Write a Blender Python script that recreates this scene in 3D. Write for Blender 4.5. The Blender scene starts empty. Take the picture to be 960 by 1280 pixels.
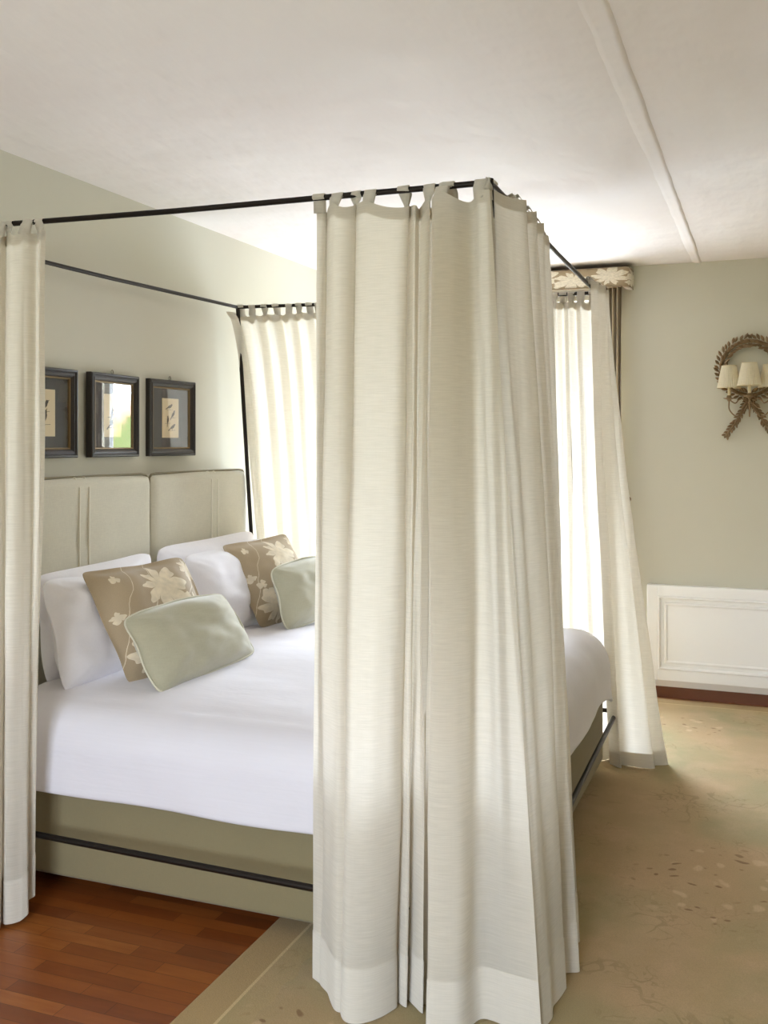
import bpy, math, random
import numpy as np
from mathutils import Vector, Matrix, noise as mnoise
PI = math.pi
rnd = random.Random(7)
scene = bpy.context.scene
COL = scene.collection

# ------------------------------------------------------------------ helpers
def link(o, parent=None):
    COL.objects.link(o)
    if parent is not None:
        o.parent = parent
    return o

def mesh_obj(name, verts, faces, mat=None, parent=None, smooth=False, uvs=None, loc=None):
    me = bpy.data.meshes.new(name)
    me.from_pydata([tuple(map(float, v)) for v in verts], [], [tuple(map(int, f)) for f in faces])
    if uvs is not None:
        l = me.uv_layers.new(name='UVMap')
        idx = np.zeros(len(me.loops), dtype=np.int32)
        me.loops.foreach_get('vertex_index', idx)
        l.data.foreach_set('uv', np.asarray(uvs, dtype=np.float32)[idx].ravel())
    if smooth:
        me.polygons.foreach_set('use_smooth', [True] * len(me.polygons))
    me.update()
    o = bpy.data.objects.new(name, me)
    if mat is not None:
        me.materials.append(mat)
    link(o, parent)
    return o

def tag(o, label=None, cat=None, group=None, kind=None):
    if label: o['label'] = label
    if cat: o['category'] = cat
    if group: o['group'] = group
    if kind: o['kind'] = kind
    return o

def thing(name, label, cat, loc=(0, 0, 0), group=None):
    o = bpy.data.objects.new(name, None)
    o.empty_display_size = 0.05
    link(o)
    o.location = loc
    return tag(o, label, cat, group)

def shift(parent, verts):
    """world-space verts into the local space of an unrotated parent"""
    if parent is None: return verts
    v = np.asarray(verts, float).copy()
    p = parent
    while p is not None:
        v -= np.array(p.location)
        p = p.parent
    return v

class MB:
    """collects shapes (world coordinates) and links them as ONE mesh"""
    def __init__(s): s.v = []; s.f = []
    def add(s, verts, faces):
        b = len(s.v)
        s.v += [tuple(map(float, p)) for p in verts]
        s.f += [tuple(int(i) + b for i in f) for f in faces]
        return s
    def box(s, a, b, bev=0.0):
        x0, y0, z0 = a; x1, y1, z1 = b
        if bev <= 0:
            v = [(x0,y0,z0),(x1,y0,z0),(x1,y1,z0),(x0,y1,z0),(x0,y0,z1),(x1,y0,z1),(x1,y1,z1),(x0,y1,z1)]
            return s.add(v, [(0,3,2,1),(4,5,6,7),(0,1,5,4),(1,2,6,5),(2,3,7,6),(3,0,4,7)])
        # rounded box: cube-sphere style grid
        n = 4
        vs = []; fs = []; idx = {}
        c = np.array([(x0+x1)/2,(y0+y1)/2,(z0+z1)/2]); h = np.array([abs(x1-x0),abs(y1-y0),abs(z1-z0)])/2
        r = min(bev, h.min()*0.999)
        def samples(hh):
            t = [(-hh) + r*(1-math.cos(k*PI/2/n)) if False else -hh + r*k/n for k in range(n)]
            return t + [-hh+r, hh-r] + [-q for q in reversed(t)]
        S = [samples(k) for k in h]
        def vert(p):
            key = tuple(np.round(p, 6))
            if key in idx: return idx[key]
            q = np.array(p); inner = np.clip(q, -(h-r), h-r); d = q-inner; L = np.linalg.norm(d)
            if L > 1e-9:
                m = np.max(np.abs(d)); d = d/L*r*(1.0 if m > r*0.999 else m/r)
            idx[key] = len(vs); vs.append(c+inner+d); return idx[key]
        for ax in range(3):
            a1, a2 = [(1,2),(2,0),(0,1)][ax]
            for sg in (-1, 1):
                for i in range(len(S[a1])-1):
                    for j in range(len(S[a2])-1):
                        q = []
                        for (ii, jj) in ((i,j),(i+1,j),(i+1,j+1),(i,j+1)):
                            p = np.zeros(3); p[ax] = sg*h[ax]; p[a1] = S[a1][ii]; p[a2] = S[a2][jj]
                            q.append(vert(p))
                        q = q if sg > 0 else q[::-1]
                        if len(set(q)) >= 3: fs.append(tuple(dict.fromkeys(q)))
        return s.add(vs, fs)
    def tube(s, pts, r, n=10, caps=True):
        pts = [np.array(p, float) for p in pts]
        rs = r if isinstance(r, (list, tuple)) else [r]*len(pts)
        vs = []; fs = []
        t = pts[1]-pts[0]; t /= np.linalg.norm(t)
        up = np.array([0,0,1.0]) if abs(t[2]) < .9 else np.array([1.0,0,0])
        nrm = np.cross(t, up); nrm /= np.linalg.norm(nrm)
        for i, p in enumerate(pts):
            tt = pts[min(i+1,len(pts)-1)]-pts[max(i-1,0)]; tt /= np.linalg.norm(tt)+1e-12
            nrm = nrm-tt*np.dot(nrm,tt); nrm /= np.linalg.norm(nrm)+1e-12
            bi = np.cross(tt, nrm)
            for k in range(n):
                a = 2*PI*k/n
                vs.append(p+rs[i]*(math.cos(a)*nrm+math.sin(a)*bi))
        for i in range(len(pts)-1):
            for k in range(n):
                fs.append((i*n+k, i*n+(k+1)%n, (i+1)*n+(k+1)%n, (i+1)*n+k))
        if caps:
            fs.append(tuple(range(n-1,-1,-1))); fs.append(tuple((len(pts)-1)*n+k for k in range(n)))
        return s.add(vs, fs)
    def lathe(s, prof, c, n=24, axis='z', flute=0, fl_amp=0):
        """prof: (radius, height) list"""
        vs = []; fs = []
        for (r, h) in prof:
            for k in range(n):
                a = 2*PI*k/n
                rr = r*(1+fl_amp*(1 if k % 2 else -1)) if flute else r
                if axis == 'z': p = (c[0]+rr*math.cos(a), c[1]+rr*math.sin(a), c[2]+h)
                else: p = (c[0]+rr*math.cos(a), c[1]-h, c[2]+rr*math.sin(a))
                vs.append(p)
        for i in range(len(prof)-1):
            for k in range(n):
                fs.append((i*n+k, i*n+(k+1)%n, (i+1)*n+(k+1)%n, (i+1)*n+k))
        return s.add(vs, fs)
    def leaf(s, base, d, nrm, L, W, curl=.2):
        d = np.array(d,float); d /= np.linalg.norm(d); nrm = np.array(nrm,float); nrm -= d*np.dot(d,nrm); nrm /= np.linalg.norm(nrm)
        sd = np.cross(d, nrm); b = np.array(base, float)
        vs = []; fs = []
        prof = [(0,.12),(.25,.75),(.5,1),(.75,.7),(1,.05)]
        for (t, w) in prof:
            c = b+d*L*t+nrm*(curl*L*t*t)
            vs += [c-sd*W*w*.5-nrm*W*w*.12, c+nrm*W*w*.22, c+sd*W*w*.5-nrm*W*w*.12, c-nrm*W*w*.16]
        for i in range(len(prof)-1):
            for k in range(4):
                fs.append((i*4+k, i*4+(k+1)%4, (i+1)*4+(k+1)%4, (i+1)*4+k))
        fs += [(3,2,1,0), tuple(16+k for k in range(4))]
        return s.add(vs, fs)
    def build(s, name, mat, parent=None, smooth=False):
        return mesh_obj(name, shift(parent, s.v), s.f, mat, parent, smooth)

def auto_smooth(o, ang=40):
    """smooth shading that keeps sharp edges"""
    me = o.data
    me.polygons.foreach_set('use_smooth', [True]*len(me.polygons))
    me.set_sharp_from_angle(angle=math.radians(ang))
    return o

def catmull(pts, n):
    """n samples per segment through the points"""
    P = np.asarray(pts, float)
    P = np.vstack([2*P[0]-P[1], P, 2*P[-1]-P[-2]])
    out = []
    for i in range(1, len(P)-2):
        for k in range(n):
            t = k/n
            p0,p1,p2,p3 = P[i-1],P[i],P[i+1],P[i+2]
            out.append(.5*((2*p1)+(-p0+p2)*t+(2*p0-5*p1+4*p2-p3)*t*t+(-p0+3*p1-3*p2+p3)*t**3))
    out.append(P[-2])
    return np.array(out)

def fbm(x, y, z, o=3):
    return mnoise.fractal(Vector((x,y,z)), 1.0, 2.0, o)

# ------------------------------------------------------------------ materials
class NT:
    def __init__(s, m):
        s.t = m.node_tree; s.t.nodes.clear()
        s.out = s.n('ShaderNodeOutputMaterial')
    def n(s, typ, **kw):
        nd = s.t.nodes.new(typ)
        for k, v in kw.items():
            if k == 'inp':
                for a, b in v.items():
                    if isinstance(b, bpy.types.NodeSocket): s.t.links.new(b, nd.inputs[a])
                    else: nd.inputs[a].default_value = b
            else: setattr(nd, k, v)
        return nd
    def l(s, a, b): s.t.links.new(a, b)
    def math(s, op, a, b=None, c=None, clamp=False):
        nd = s.n('ShaderNodeMath', operation=op, use_clamp=clamp)
        for i, v in enumerate((a, b, c)):
            if v is None: continue
            if isinstance(v, bpy.types.NodeSocket): s.l(v, nd.inputs[i])
            else: nd.inputs[i].default_value = v
        return nd.outputs[0]
    def mix(s, f, a, b, blend='MIX'):
        nd = s.n('ShaderNodeMix', data_type='RGBA', blend_type=blend)
        for k, v in ((0, f), (6, a), (7, b)):
            if isinstance(v, bpy.types.NodeSocket): s.l(v, nd.inputs[k])
            else: nd.inputs[k].default_value = v if k == 0 or len(v) == 4 else (*v, 1)
        return nd.outputs[2]
    def ramp(s, fac, stops):
        nd = s.n('ShaderNodeValToRGB')
        e = nd.color_ramp.elements
        while len(e) < len(stops): e.new(.5)
        for el, (p, c) in zip(e, stops):
            el.position = p; el.color = (*c, 1) if len(c) == 3 else c
        s.l(fac, nd.inputs[0])
        return nd.outputs[0]
    def noise(s, vec, scale, detail=3, rough=.5):
        nd = s.n('ShaderNodeTexNoise', inp={'Scale': scale, 'Detail': detail, 'Roughness': rough})
        if vec is not None: s.l(vec, nd.inputs['Vector'])
        return nd.outputs[0]
    def mapping(s, vec, scale=(1,1,1), loc=(0,0,0), rot=(0,0,0)):
        nd = s.n('ShaderNodeMapping', inp={'Scale': scale, 'Location': loc, 'Rotation': rot})
        s.l(vec, nd.inputs[0]); return nd.outputs[0]
    def bump(s, h, strength=.3, dist=.01):
        nd = s.n('ShaderNodeBump', inp={'Height': h, 'Strength': strength, 'Distance': dist})
        return nd.outputs[0]

def new_mat(name):
    m = bpy.data.materials.new(name); m.use_nodes = True
    return m, NT(m)

def srgb(r, g, b):
    f = lambda c: (c/12.92 if c <= .04045 else ((c+.055)/1.055)**2.4)
    return (f(r/255), f(g/255), f(b/255))

def simple(name, col, rough=.6, metal=0, bump_scale=None, bump_s=.1, var=0, coat=0, spec=.5):
    m, t = new_mat(name)
    b = t.n('ShaderNodeBsdfPrincipled', inp={'Base Color': (*col, 1), 'Roughness': rough, 'Metallic': metal, 'Coat Weight': coat, 'Specular IOR Level': spec})
    tc = t.n('ShaderNodeTexCoord').outputs['Object']
    if var:
        nz = t.noise(tc, 3, 4)
        t.l(t.mix(nz, tuple(c*(1-var) for c in col), tuple(min(1, c*(1+var)) for c in col)), b.inputs['Base Color'])
    if bump_scale:
        t.l(t.bump(t.noise(tc, bump_scale, 4), bump_s, .005), b.inputs['Normal'])
    t.l(b.outputs[0], t.out.inputs[0])
    return m

def fabric(name, col, weave=500, var=.08, rough=.9, bump_s=.25, sheen=.2, slub=True):
    """woven upholstery: fine crossing threads and slubs over UV or object space"""
    m, t = new_mat(name)
    tc = t.n('ShaderNodeTexCoord').outputs['Object']
    a = t.noise(t.mapping(tc, (weave*.12, weave*.12, weave*1.2)), 1, 2)
    c = t.noise(t.mapping(tc, (weave*1.2, weave*1.2, weave*.12)), 1, 2)
    w = t.math('MULTIPLY', t.math('ADD', a, c), .5)
    big = t.noise(tc, 6, 3)
    f = t.math('ADD', t.math('MULTIPLY', w, .8 if slub else .4), t.math('MULTIPLY', big, .3), clamp=True)
    colr = t.mix(f, tuple(x*(1-var*2) for x in col), tuple(min(1, x*(1+var)) for x in col))
    b = t.n('ShaderNodeBsdfPrincipled', inp={'Base Color': colr, 'Roughness': rough, 'Sheen Weight': sheen, 'Specular IOR Level': .2, 'Normal': t.bump(w, bump_s, .002)})
    t.l(b.outputs[0], t.out.inputs[0])
    return m

def linen(name, col=(.85, .808, .722), trans=(.90, .85, .76), tf=.48, holes=.0):
    """sheer linen: diffuse front, translucent through, horizontal slubs"""
    m, t = new_mat(name)
    uv = t.n('ShaderNodeUVMap', uv_map='UVMap').outputs[0]
    h = t.noise(t.mapping(uv, (14, 330, 1)), 1, 3, .6)
    v = t.noise(t.mapping(uv, (420, 12, 1)), 1, 2, .5)
    big = t.noise(t.mapping(uv, (2, 3, 1)), 1, 3)
    w = t.math('ADD', t.math('MULTIPLY', h, .88), t.math('MULTIPLY', v, .12))
    k = t.ramp(w, [(.3, (.93, .93, .92)), (.7, (1, 1, 1))])
    dcol = t.mix(1.0, (*col, 1), k, 'MULTIPLY')
    k2 = t.ramp(w, [(.30, (.80, .80, .78)), (.70, (1, 1, 1))])
    tcol = t.mix(1.0, (*trans, 1), k2, 'MULTIPLY')
    nrm = t.bump(t.math('ADD', w, t.math('MULTIPLY', big, 2.0)), .18, .004)
    d = t.n('ShaderNodeBsdfDiffuse', inp={'Color': dcol, 'Roughness': .5, 'Normal': nrm})
    tr = t.n('ShaderNodeBsdfTranslucent', inp={'Color': tcol, 'Normal': nrm})
    mx = t.n('ShaderNodeMixShader', inp={0: tf, 1: d.outputs[0], 2: tr.outputs[0]})
    tp = t.n('ShaderNodeBsdfTransparent', inp={'Color': (1, .98, .93, 1)})
    mx2 = t.n('ShaderNodeMixShader', inp={0: holes, 1: mx.outputs[0], 2: tp.outputs[0]})
    t.l(mx2.outputs[0], t.out.inputs[0])
    return m

def flower_mask(t, uv, cx, cy, R, petals, phase, sharp=.30, rot=0.0):
    """0/1 mask of one printed bloom with rounded, split petals"""
    sep = t.n('ShaderNodeSeparateXYZ', inp={0: uv})
    dx = t.math('SUBTRACT', sep.outputs[0], cx); dy = t.math('SUBTRACT', sep.outputs[1], cy)
    r = t.math('SQRT', t.math('ADD', t.math('MULTIPLY', dx, dx), t.math('MULTIPLY', dy, dy)))
    th = t.math('ARCTAN2', dy, dx)
    c1 = t.math('ABSOLUTE', t.math('COSINE', t.math('ADD', t.math('MULTIPLY', th, petals*.5), phase)))
    c3 = t.math('COSINE', t.math('ADD', t.math('MULTIPLY', th, petals*2.0), phase*1.7))
    c5 = t.math('COSINE', t.math('ADD', th, phase*2.3))
    lim = t.math('ADD', t.math('MULTIPLY', t.math('POWER', c1, .38), R*(1-sharp)), R*sharp*.6)
    lim = t.math('ADD', lim, t.math('MULTIPLY', c3, R*.07))
    lim = t.math('ADD', lim, t.math('MULTIPLY', c5, R*.24))
    return t.math('LESS_THAN', r, lim), r

def floral(name, base, pale, blooms, stems=True, coord='uv', scale=1.0):
    m, t = new_mat(name)
    if coord == 'uv': uv = t.n('ShaderNodeUVMap', uv_map='UVMap').outputs[0]
    else: uv = t.n('ShaderNodeTexCoord').outputs['Object']
    uvd = t.n('ShaderNodeVectorMath', operation='ADD', inp={0: uv, 1: t.n('ShaderNodeVectorMath', operation='SCALE', inp={0: t.n('ShaderNodeTexNoise', inp={'Vector': uv, 'Scale': 9, 'Detail': 2}).outputs[1], 'Scale': .03}).outputs[0]}).outputs[0]
    tot = None
    for (cx, cy, R, n, ph) in blooms:
        mk, r = flower_mask(t, uvd, cx, cy, R, n, ph)
        # petal veins left in the ground colour
        tot = mk if tot is None else t.math('MAXIMUM', tot, mk)
    if stems:
        wv = t.n('ShaderNodeTexWave', wave_type='BANDS', inp={'Vector': t.mapping(uvd, (1, 1, 1), rot=(0, 0, .5)), 'Scale': 1.1, 'Distortion': 9, 'Detail': 1.5, 'Detail Scale': 1.2}).outputs[1]
        s_ = t.math('GREATER_THAN', wv, .9985)
        tot = t.math('MAXIMUM', tot, s_)
    tone = t.noise(uv, 14, 3)
    palec = t.mix(t.ramp(tone, [(.35, (0,0,0)), (.65, (1,1,1))]), tuple(c*.80 for c in pale), pale)
    tc = t.n('ShaderNodeTexCoord').outputs['Object']
    w = t.noise(t.mapping(tc, (350, 350, 350)), 1, 2)
    col = t.mix(tot, t.mix(w, tuple(c*.85 for c in base), tuple(c*1.1 for c in base)), palec)
    b = t.n('ShaderNodeBsdfPrincipled', inp={'Base Color': col, 'Roughness': .8, 'Sheen Weight': .25, 'Specular IOR Level': .25, 'Normal': t.bump(w, .15, .002)})
    t.l(b.outputs[0], t.out.inputs[0])
    return m

M = {}
M['wall'] = simple('wall_paint', srgb(203, 200, 184), .85, bump_scale=60, bump_s=.05, var=.02, spec=.2)
def plaster():
    m, t = new_mat('ceiling_plaster')
    tc = t.n('ShaderNodeTexCoord').outputs['Object']
    a = t.noise(tc, 1.7, 3, .5); b_ = t.noise(t.mapping(tc, (6, 2.2, 6), rot=(0,0,.5)), 1, 3.5, .5)
    hgt = t.math('ADD', t.math('MULTIPLY', a, 1.0), t.math('MULTIPLY', b_, .45))
    c = t.mix(t.noise(tc, 1.1, 3), srgb(236, 229, 226), srgb(236, 234, 229))
    b = t.n('ShaderNodeBsdfPrincipled', inp={'Base Color': c, 'Roughness': .9, 'Specular IOR Level': .15, 'Normal': t.bump(hgt, .55, .06)})
    t.l(b.outputs[0], t.out.inputs[0]); return m
M['ceiling'] = plaster()
M['white_paint'] = simple('white_painted_wood', srgb(243, 243, 242), .35, bump_scale=30, bump_s=.03)
M['iron'] = simple('blackened_iron', (.022, .017, .014), .42, .7, bump_scale=120, bump_s=.15, var=.3)
M['base_fabric'] = fabric('bed_base_linen', srgb(136, 125, 94), 420, .07)
M['head_fabric'] = fabric('headboard_linen', srgb(206, 201, 182), 300, .13, bump_s=.35)
M['welt'] = fabric('headboard_welt_linen', srgb(222, 217, 200), 400, .06)
M['cord'] = fabric('headboard_cord', srgb(128, 118, 92), 600, .08)
M['sheet'] = None
def sheet(name, col, stripe=True):
    m, t = new_mat(name)
    tc = t.n('ShaderNodeTexCoord').outputs['Object']
    w = t.noise(t.mapping(tc, (3, 130, 130)), 1, 2)
    wr = t.noise(t.mapping(tc, (4, 7, 7)), 1, 4, .55)
    hgt = t.math('ADD', t.math('MULTIPLY', w, .10), t.math('MULTIPLY', wr, 1.2))
    c = t.mix(t.math('MULTIPLY', w, 1.0), tuple(x*.95 for x in col), col)
    b = t.n('ShaderNodeBsdfPrincipled', inp={'Base Color': c, 'Roughness': .75, 'Sheen Weight': .2, 'Specular IOR Level': .25, 'Normal': t.bump(hgt, .25, .012)})
    t.l(b.outputs[0], t.out.inputs[0]); return m
M['sheet'] = sheet('white_cotton_sateen', srgb(222, 219, 224))
M['pillowcase'] = sheet('white_pillowcase', srgb(234, 232, 236))
M['sage'] = fabric('sage_velvet', srgb(172, 168, 144), 250, .10, sheen=.5, bump_s=.15)
M['sage_edge'] = fabric('sage_edge_cord', srgb(205, 201, 180), 400, .05)
M['linen'] = linen('curtain_linen')
M['hem'] = linen('curtain_hem_linen', (.85, .81, .73), (.80, .74, .62), .34, 0.0)
M['black_frame'] = simple('ebonised_frame', (.020, .015, .012), .38, bump_scale=50, bump_s=.08, var=.3)
M['gold'] = simple('worn_gold_edge', srgb(128, 106, 72), .45, .5, var=.2)
M['mat_board'] = simple('charcoal_mat_board', srgb(58, 59, 64), .8, var=.05)
M['paper'] = simple('aged_print_paper', srgb(222, 206, 172), .8, var=.06)
M['ink'] = simple('engraving_ink', srgb(64, 54, 44), .8, var=.35)
M['hook'] = simple('steel_hook', srgb(120, 112, 98), .35, .9)
M['bronze'] = simple('aged_bronze_gilt', srgb(146, 122, 92), .38, .45, bump_scale=90, bump_s=.4, var=.35)
M['shade'] = linen('pleated_shade_silk', srgb(240, 234, 214), srgb(234, 220, 188), .3, 0.0)
M['candle'] = simple('ivory_candle_tube', srgb(226, 212, 176), .5)
M['wedge'] = simple('pale_wood', srgb(176, 158, 122), .6, var=.1, bump_scale=40)
M['plinth'] = simple('brown_wood_plinth', srgb(112, 66, 38), .5, var=.2, bump_scale=40)
def glass():
    m, t = new_mat('picture_glass')
    tp = t.n('ShaderNodeBsdfTransparent')
    gl = t.n('ShaderNodeBsdfGlossy', inp={'Roughness': .01, 'Color': (1, 1, 1, 1)})
    fc = t.n('ShaderNodeLayerWeight', inp={'Blend': .5}).outputs[1]
    f = t.math('ADD', t.math('MULTIPLY', t.math('POWER', fc, 4.0), .8), .045, clamp=True)
    mx = t.n('ShaderNodeMixShader', inp={0: f, 1: tp.outputs[0], 2: gl.outputs[0]})
    t.l(mx.outputs[0], t.out.inputs[0]); return m
M['glass'] = glass()
def parquet():
    m, t = new_mat('parquet')
    tc = t.n('ShaderNodeTexCoord').outputs['Object']
    def brick(c1, c2):
        return t.n('ShaderNodeTexBrick', offset=.37, offset_frequency=2, inp={'Vector': tc, 'Color1': c1, 'Color2': c2, 'Mortar': (0, 0, 0, 1), 'Scale': 1.0, 'Mortar Size': .0008, 'Mortar Smooth': .2, 'Bias': 0, 'Brick Width': .36, 'Row Height': .062})
    bk = brick((0, 0, 0, 1), (1, 1, 1, 1))
    grain = t.noise(t.mapping(tc, (3, 60, 1)), 1, 5, .6)
    g2 = t.noise(t.mapping(tc, (7, 26, 1)), 1, 3)
    f = t.math('ADD', t.math('MULTIPLY', bk.outputs[0], .50), t.math('MULTIPLY', t.math('ADD', grain, g2), .30), clamp=True)
    c = t.ramp(f, [(.1, srgb(98, 50, 22)), (.45, srgb(126, 66, 28)), (.72, srgb(144, 80, 34)), (.95, srgb(170, 108, 52))])
    c = t.mix(bk.outputs[1], c, srgb(58, 28, 14))
    b = t.n('ShaderNodeBsdfPrincipled', inp={'Base Color': c, 'Roughness': .32, 'Specular IOR Level': .45, 'Normal': t.bump(t.math('ADD', grain, t.math('MULTIPLY', bk.outputs[1], -2)), .06, .003)})
    t.l(b.outputs[0], t.out.inputs[0]); return m
M['parquet'] = parquet()
RUG = (1.292, -.6, 4.3, 6.70)
def rug_mat():
    m, t = new_mat('aubusson_rug')
    tc = t.n('ShaderNodeTexCoord').outputs['Object']
    dv = t.n('ShaderNodeVectorMath', operation='ADD', inp={0: tc, 1: t.n('ShaderNodeVectorMath', operation='SCALE', inp={0: t.n('ShaderNodeTexNoise', inp={'Vector': tc, 'Scale': 3.5, 'Detail': 3}).outputs[1], 'Scale': .22}).outputs[0]}).outputs[0]
    sx = t.n('ShaderNodeSeparateXYZ', inp={0: tc})
    big = t.noise(t.mapping(tc, (1, .8, 1), loc=(.6, .2, 0)), 1.15, 3, .55)
    c = t.ramp(big, [(.44, srgb(160, 150, 108)), (.51, srgb(170, 152, 110)), (.57, srgb(182, 156, 114)), (.66, srgb(180, 152, 112))])
    wash = t.noise(tc, 4.5, 4, .6)
    c = t.mix(t.ramp(wash, [(.45, (0,)*3), (.65, (.35,)*3)]), c, srgb(208, 172, 138))
    # thin curling sprigs: contour lines of a slow noise, broken by another
    n1 = t.noise(dv, 3.2, 2, .5); n2 = t.noise(tc, 2.6, 2)
    line = t.math('LESS_THAN', t.math('ABSOLUTE', t.math('SUBTRACT', n1, .5)), .0075)
    n3 = t.noise(dv, 11, 2, .5)
    twig = t.math('LESS_THAN', t.math('ABSOLUTE', t.math('SUBTRACT', n3, .52)), .014)
    msk = t.ramp(n2, [(.52, (0,)*3), (.60, (.46,)*3)])
    c = t.mix(t.math('MULTIPLY', t.math('MAXIMUM', line, twig), msk), c, srgb(132, 112, 72))
    # bouquets: dark and pale petals scattered round a few centres
    v2 = t.n('ShaderNodeTexVoronoi', feature='F1', inp={'Vector': t.mapping(dv, (1, 1.5, 1), rot=(0, 0, .5)), 'Scale': 13, 'Randomness': 1})
    v3 = t.n('ShaderNodeTexVoronoi', feature='F1', inp={'Vector': t.mapping(dv, (1.4, 1, 1), rot=(0, 0, -.6)), 'Scale': 9, 'Randomness': 1})
    bq = None
    for (bx, by, br) in ((2.74, 3.95, .50), (3.55, 2.3, .5), (1.75, 1.3, .5), (3.5, 5.6, .4), (1.62, 2.55, .22), (2.45, 6.1, .28), (2.75, 2.75, .22), (3.05, 6.2, .25)):
        q = t.n('ShaderNodeVectorMath', operation='DISTANCE', inp={0: dv, 1: (bx+.11, by+.11, .11)}).outputs['Value']
        q = t.math('SUBTRACT', 1.0, t.math('DIVIDE', q, br), clamp=True)
        bq = q if bq is None else t.math('MAXIMUM', bq, q)
    c = t.mix(t.math('MULTIPLY', t.ramp(bq, [(0, (0,)*3), (.5, (1,)*3)]), .55), c, srgb(188, 154, 114))
    pale_ = t.math('MULTIPLY', t.ramp(v3.outputs[0], [(.16, (1,)*3), (.26, (0,)*3)]), t.ramp(bq, [(.05, (0,)*3), (.35, (.55,)*3)]))
    c = t.mix(pale_, c, srgb(218, 186, 150))
    dark_ = t.math('MULTIPLY', t.ramp(v2.outputs[0], [(.15, (1,)*3), (.24, (0,)*3)]), t.ramp(bq, [(.12, (0,)*3), (.45, (.8,)*3)]))
    c = t.mix(dark_, c, srgb(116, 78, 44))
    # border bands measured from the nearest edge
    s = t.n('ShaderNodeSeparateXYZ', inp={0: tc})
    ex = t.math('MINIMUM', t.math('SUBTRACT', s.outputs[0], RUG[0]), t.math('SUBTRACT', RUG[2], s.outputs[0]))
    ey = t.math('MINIMUM', t.math('SUBTRACT', s.outputs[1], RUG[1]), t.math('SUBTRACT', RUG[3], s.outputs[1]))
    e = t.math('MINIMUM', ex, ey)
    wob = t.math('ADD', e, t.math('MULTIPLY', t.math('SINE', t.math('MULTIPLY', t.math('ADD', s.outputs[0], s.outputs[1]), 42)), .008))
    c = t.mix(t.math('MULTIPLY', t.math('LESS_THAN', wob, .215), .45), c, srgb(186, 160, 112))
    c = t.mix(t.math('LESS_THAN', e, .125), c, srgb(214, 188, 142))
    c = t.mix(t.math('LESS_THAN', e, .115), c, srgb(176, 148, 102))
    fine = t.noise(tc, 260, 2)
    c = t.mix(t.math('MULTIPLY', fine, .62), c, tuple(x*.5 for x in srgb(178, 154, 108)))
    b = t.n('ShaderNodeBsdfPrincipled', inp={'Base Color': c, 'Roughness': .95, 'Specular IOR Level': .1, 'Sheen Weight': .1, 'Normal': t.bump(fine, .4, .004)})
    t.l(b.outputs[0], t.out.inputs[0]); return m
M['rug'] = rug_mat()
TAN, PALE = srgb(164, 146, 118), srgb(220, 206, 178)
BLOOMS = [(.58, .76, .235, 8, .3), (.84, .50, .21, 8, 1.1), (.29, .19, .21, 7, 2.0), (.115, .56, .05, 4, .4), (.20, .46, .055, 3, 1.4), (.25, .37, .05, 3, .2), (.74, .14, .17, 8, 1.9), (.62, .50, .05, 4, .6), (.97, .90, .12, 7, .6), (.22, .88, .05, 3, .9), (.70, .40, .04, 3, .2)]
M['floral'] = floral('floral_cushion_fabric', TAN, PALE, BLOOMS)
M['floral_pelmet'] = floral('floral_pelmet_fabric', TAN, srgb(230, 220, 198), [(.45+.92*i, .52+.10*math.sin(i*2.3), .52, 6+i % 3, i*1.3) for i in range(10)]+[(.95+.92*i, .2+.6*(i % 2), .13, 3, i) for i in range(0, 10, 2)], stems=False)
M['floral_drape'] = floral('floral_drape_fabric', srgb(176, 160, 132), srgb(232, 222, 200), [(.08+.16*(i % 3)+.04*math.sin(i*3.1), 2.60-i*.15, .095, 7+i % 2, i*.9) for i in range(16)], stems=False)

# ------------------------------------------------------------------ room
CEIL, YB, XR, YF = 2.831, 6.80, 4.60, -1.60
W1 = (.30, 1.90, .12, 2.62)          # opening in the back wall: x0 x1 z0 z1
W_FILL = (1.0, 2.8, .85, 2.35)           # opening added in the unseen wall behind the camera, for fill light
def struct(o): o['kind'] = 'structure'; return o
struct(MB().box((-.2, YF-.2, -.15), (XR+.2, YB+.2, 0)).build('floor', M['parquet']))
struct(MB().box((-.2, YF, 0), (0, YB, CEIL)).build('wall_left', M['wall']))
struct(MB().box((XR, YF, 0), (XR+.2, YB, CEIL)).build('wall_right', M['wall']))
def wall_with_hole(name, y0, y1, W):
    mb = MB()
    mb.box((-.2, y0, 0), (W[0], y1, CEIL)); mb.box((W[1], y0, 0), (XR+.2, y1, CEIL))
    mb.box((W[0], y0, 0), (W[1], y1, W[2])); mb.box((W[0], y0, W[3]), (W[1], y1, CEIL))
    return struct(mb.build(name, M['wall']))
wall_with_hole('wall_back', YB, YB+.22, W1)
wall_with_hole('wall_front', YF-.22, YF, W_FILL)
# plaster ceiling, gently uneven
def ceiling():
    nx, ny = 70, 110
    vs = []; fs = []
    x0, x1, y0, y1 = -.2, XR+.2, YF-.22, YB+.22
    for j in range(ny+1):
        for i in range(nx+1):
            x = x0+(x1-x0)*i/nx; y = y0+(y1-y0)*j/ny
            z = CEIL+.005*fbm(x*1.1, y*1.1, 3.1, 3)*min(1, max(0, (YB-y)/.5))*min(1, max(0, x/.4))
            vs.append((x, y, z))
    n = len(vs)
    for j in range(ny):
        for i in range(nx):
            a = j*(nx+1)+i; fs.append((a, a+nx+1, a+nx+2, a+1))
    b = len(vs)
    vs += [(x0,y0,CEIL+.2),(x1,y0,CEIL+.2),(x1,y1,CEIL+.2),(x0,y1,CEIL+.2)]
    fs.append((b, b+1, b+2, b+3))
    return struct(mesh_obj('ceiling', vs, fs, M['ceiling'], smooth=True))
ceiling()
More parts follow.
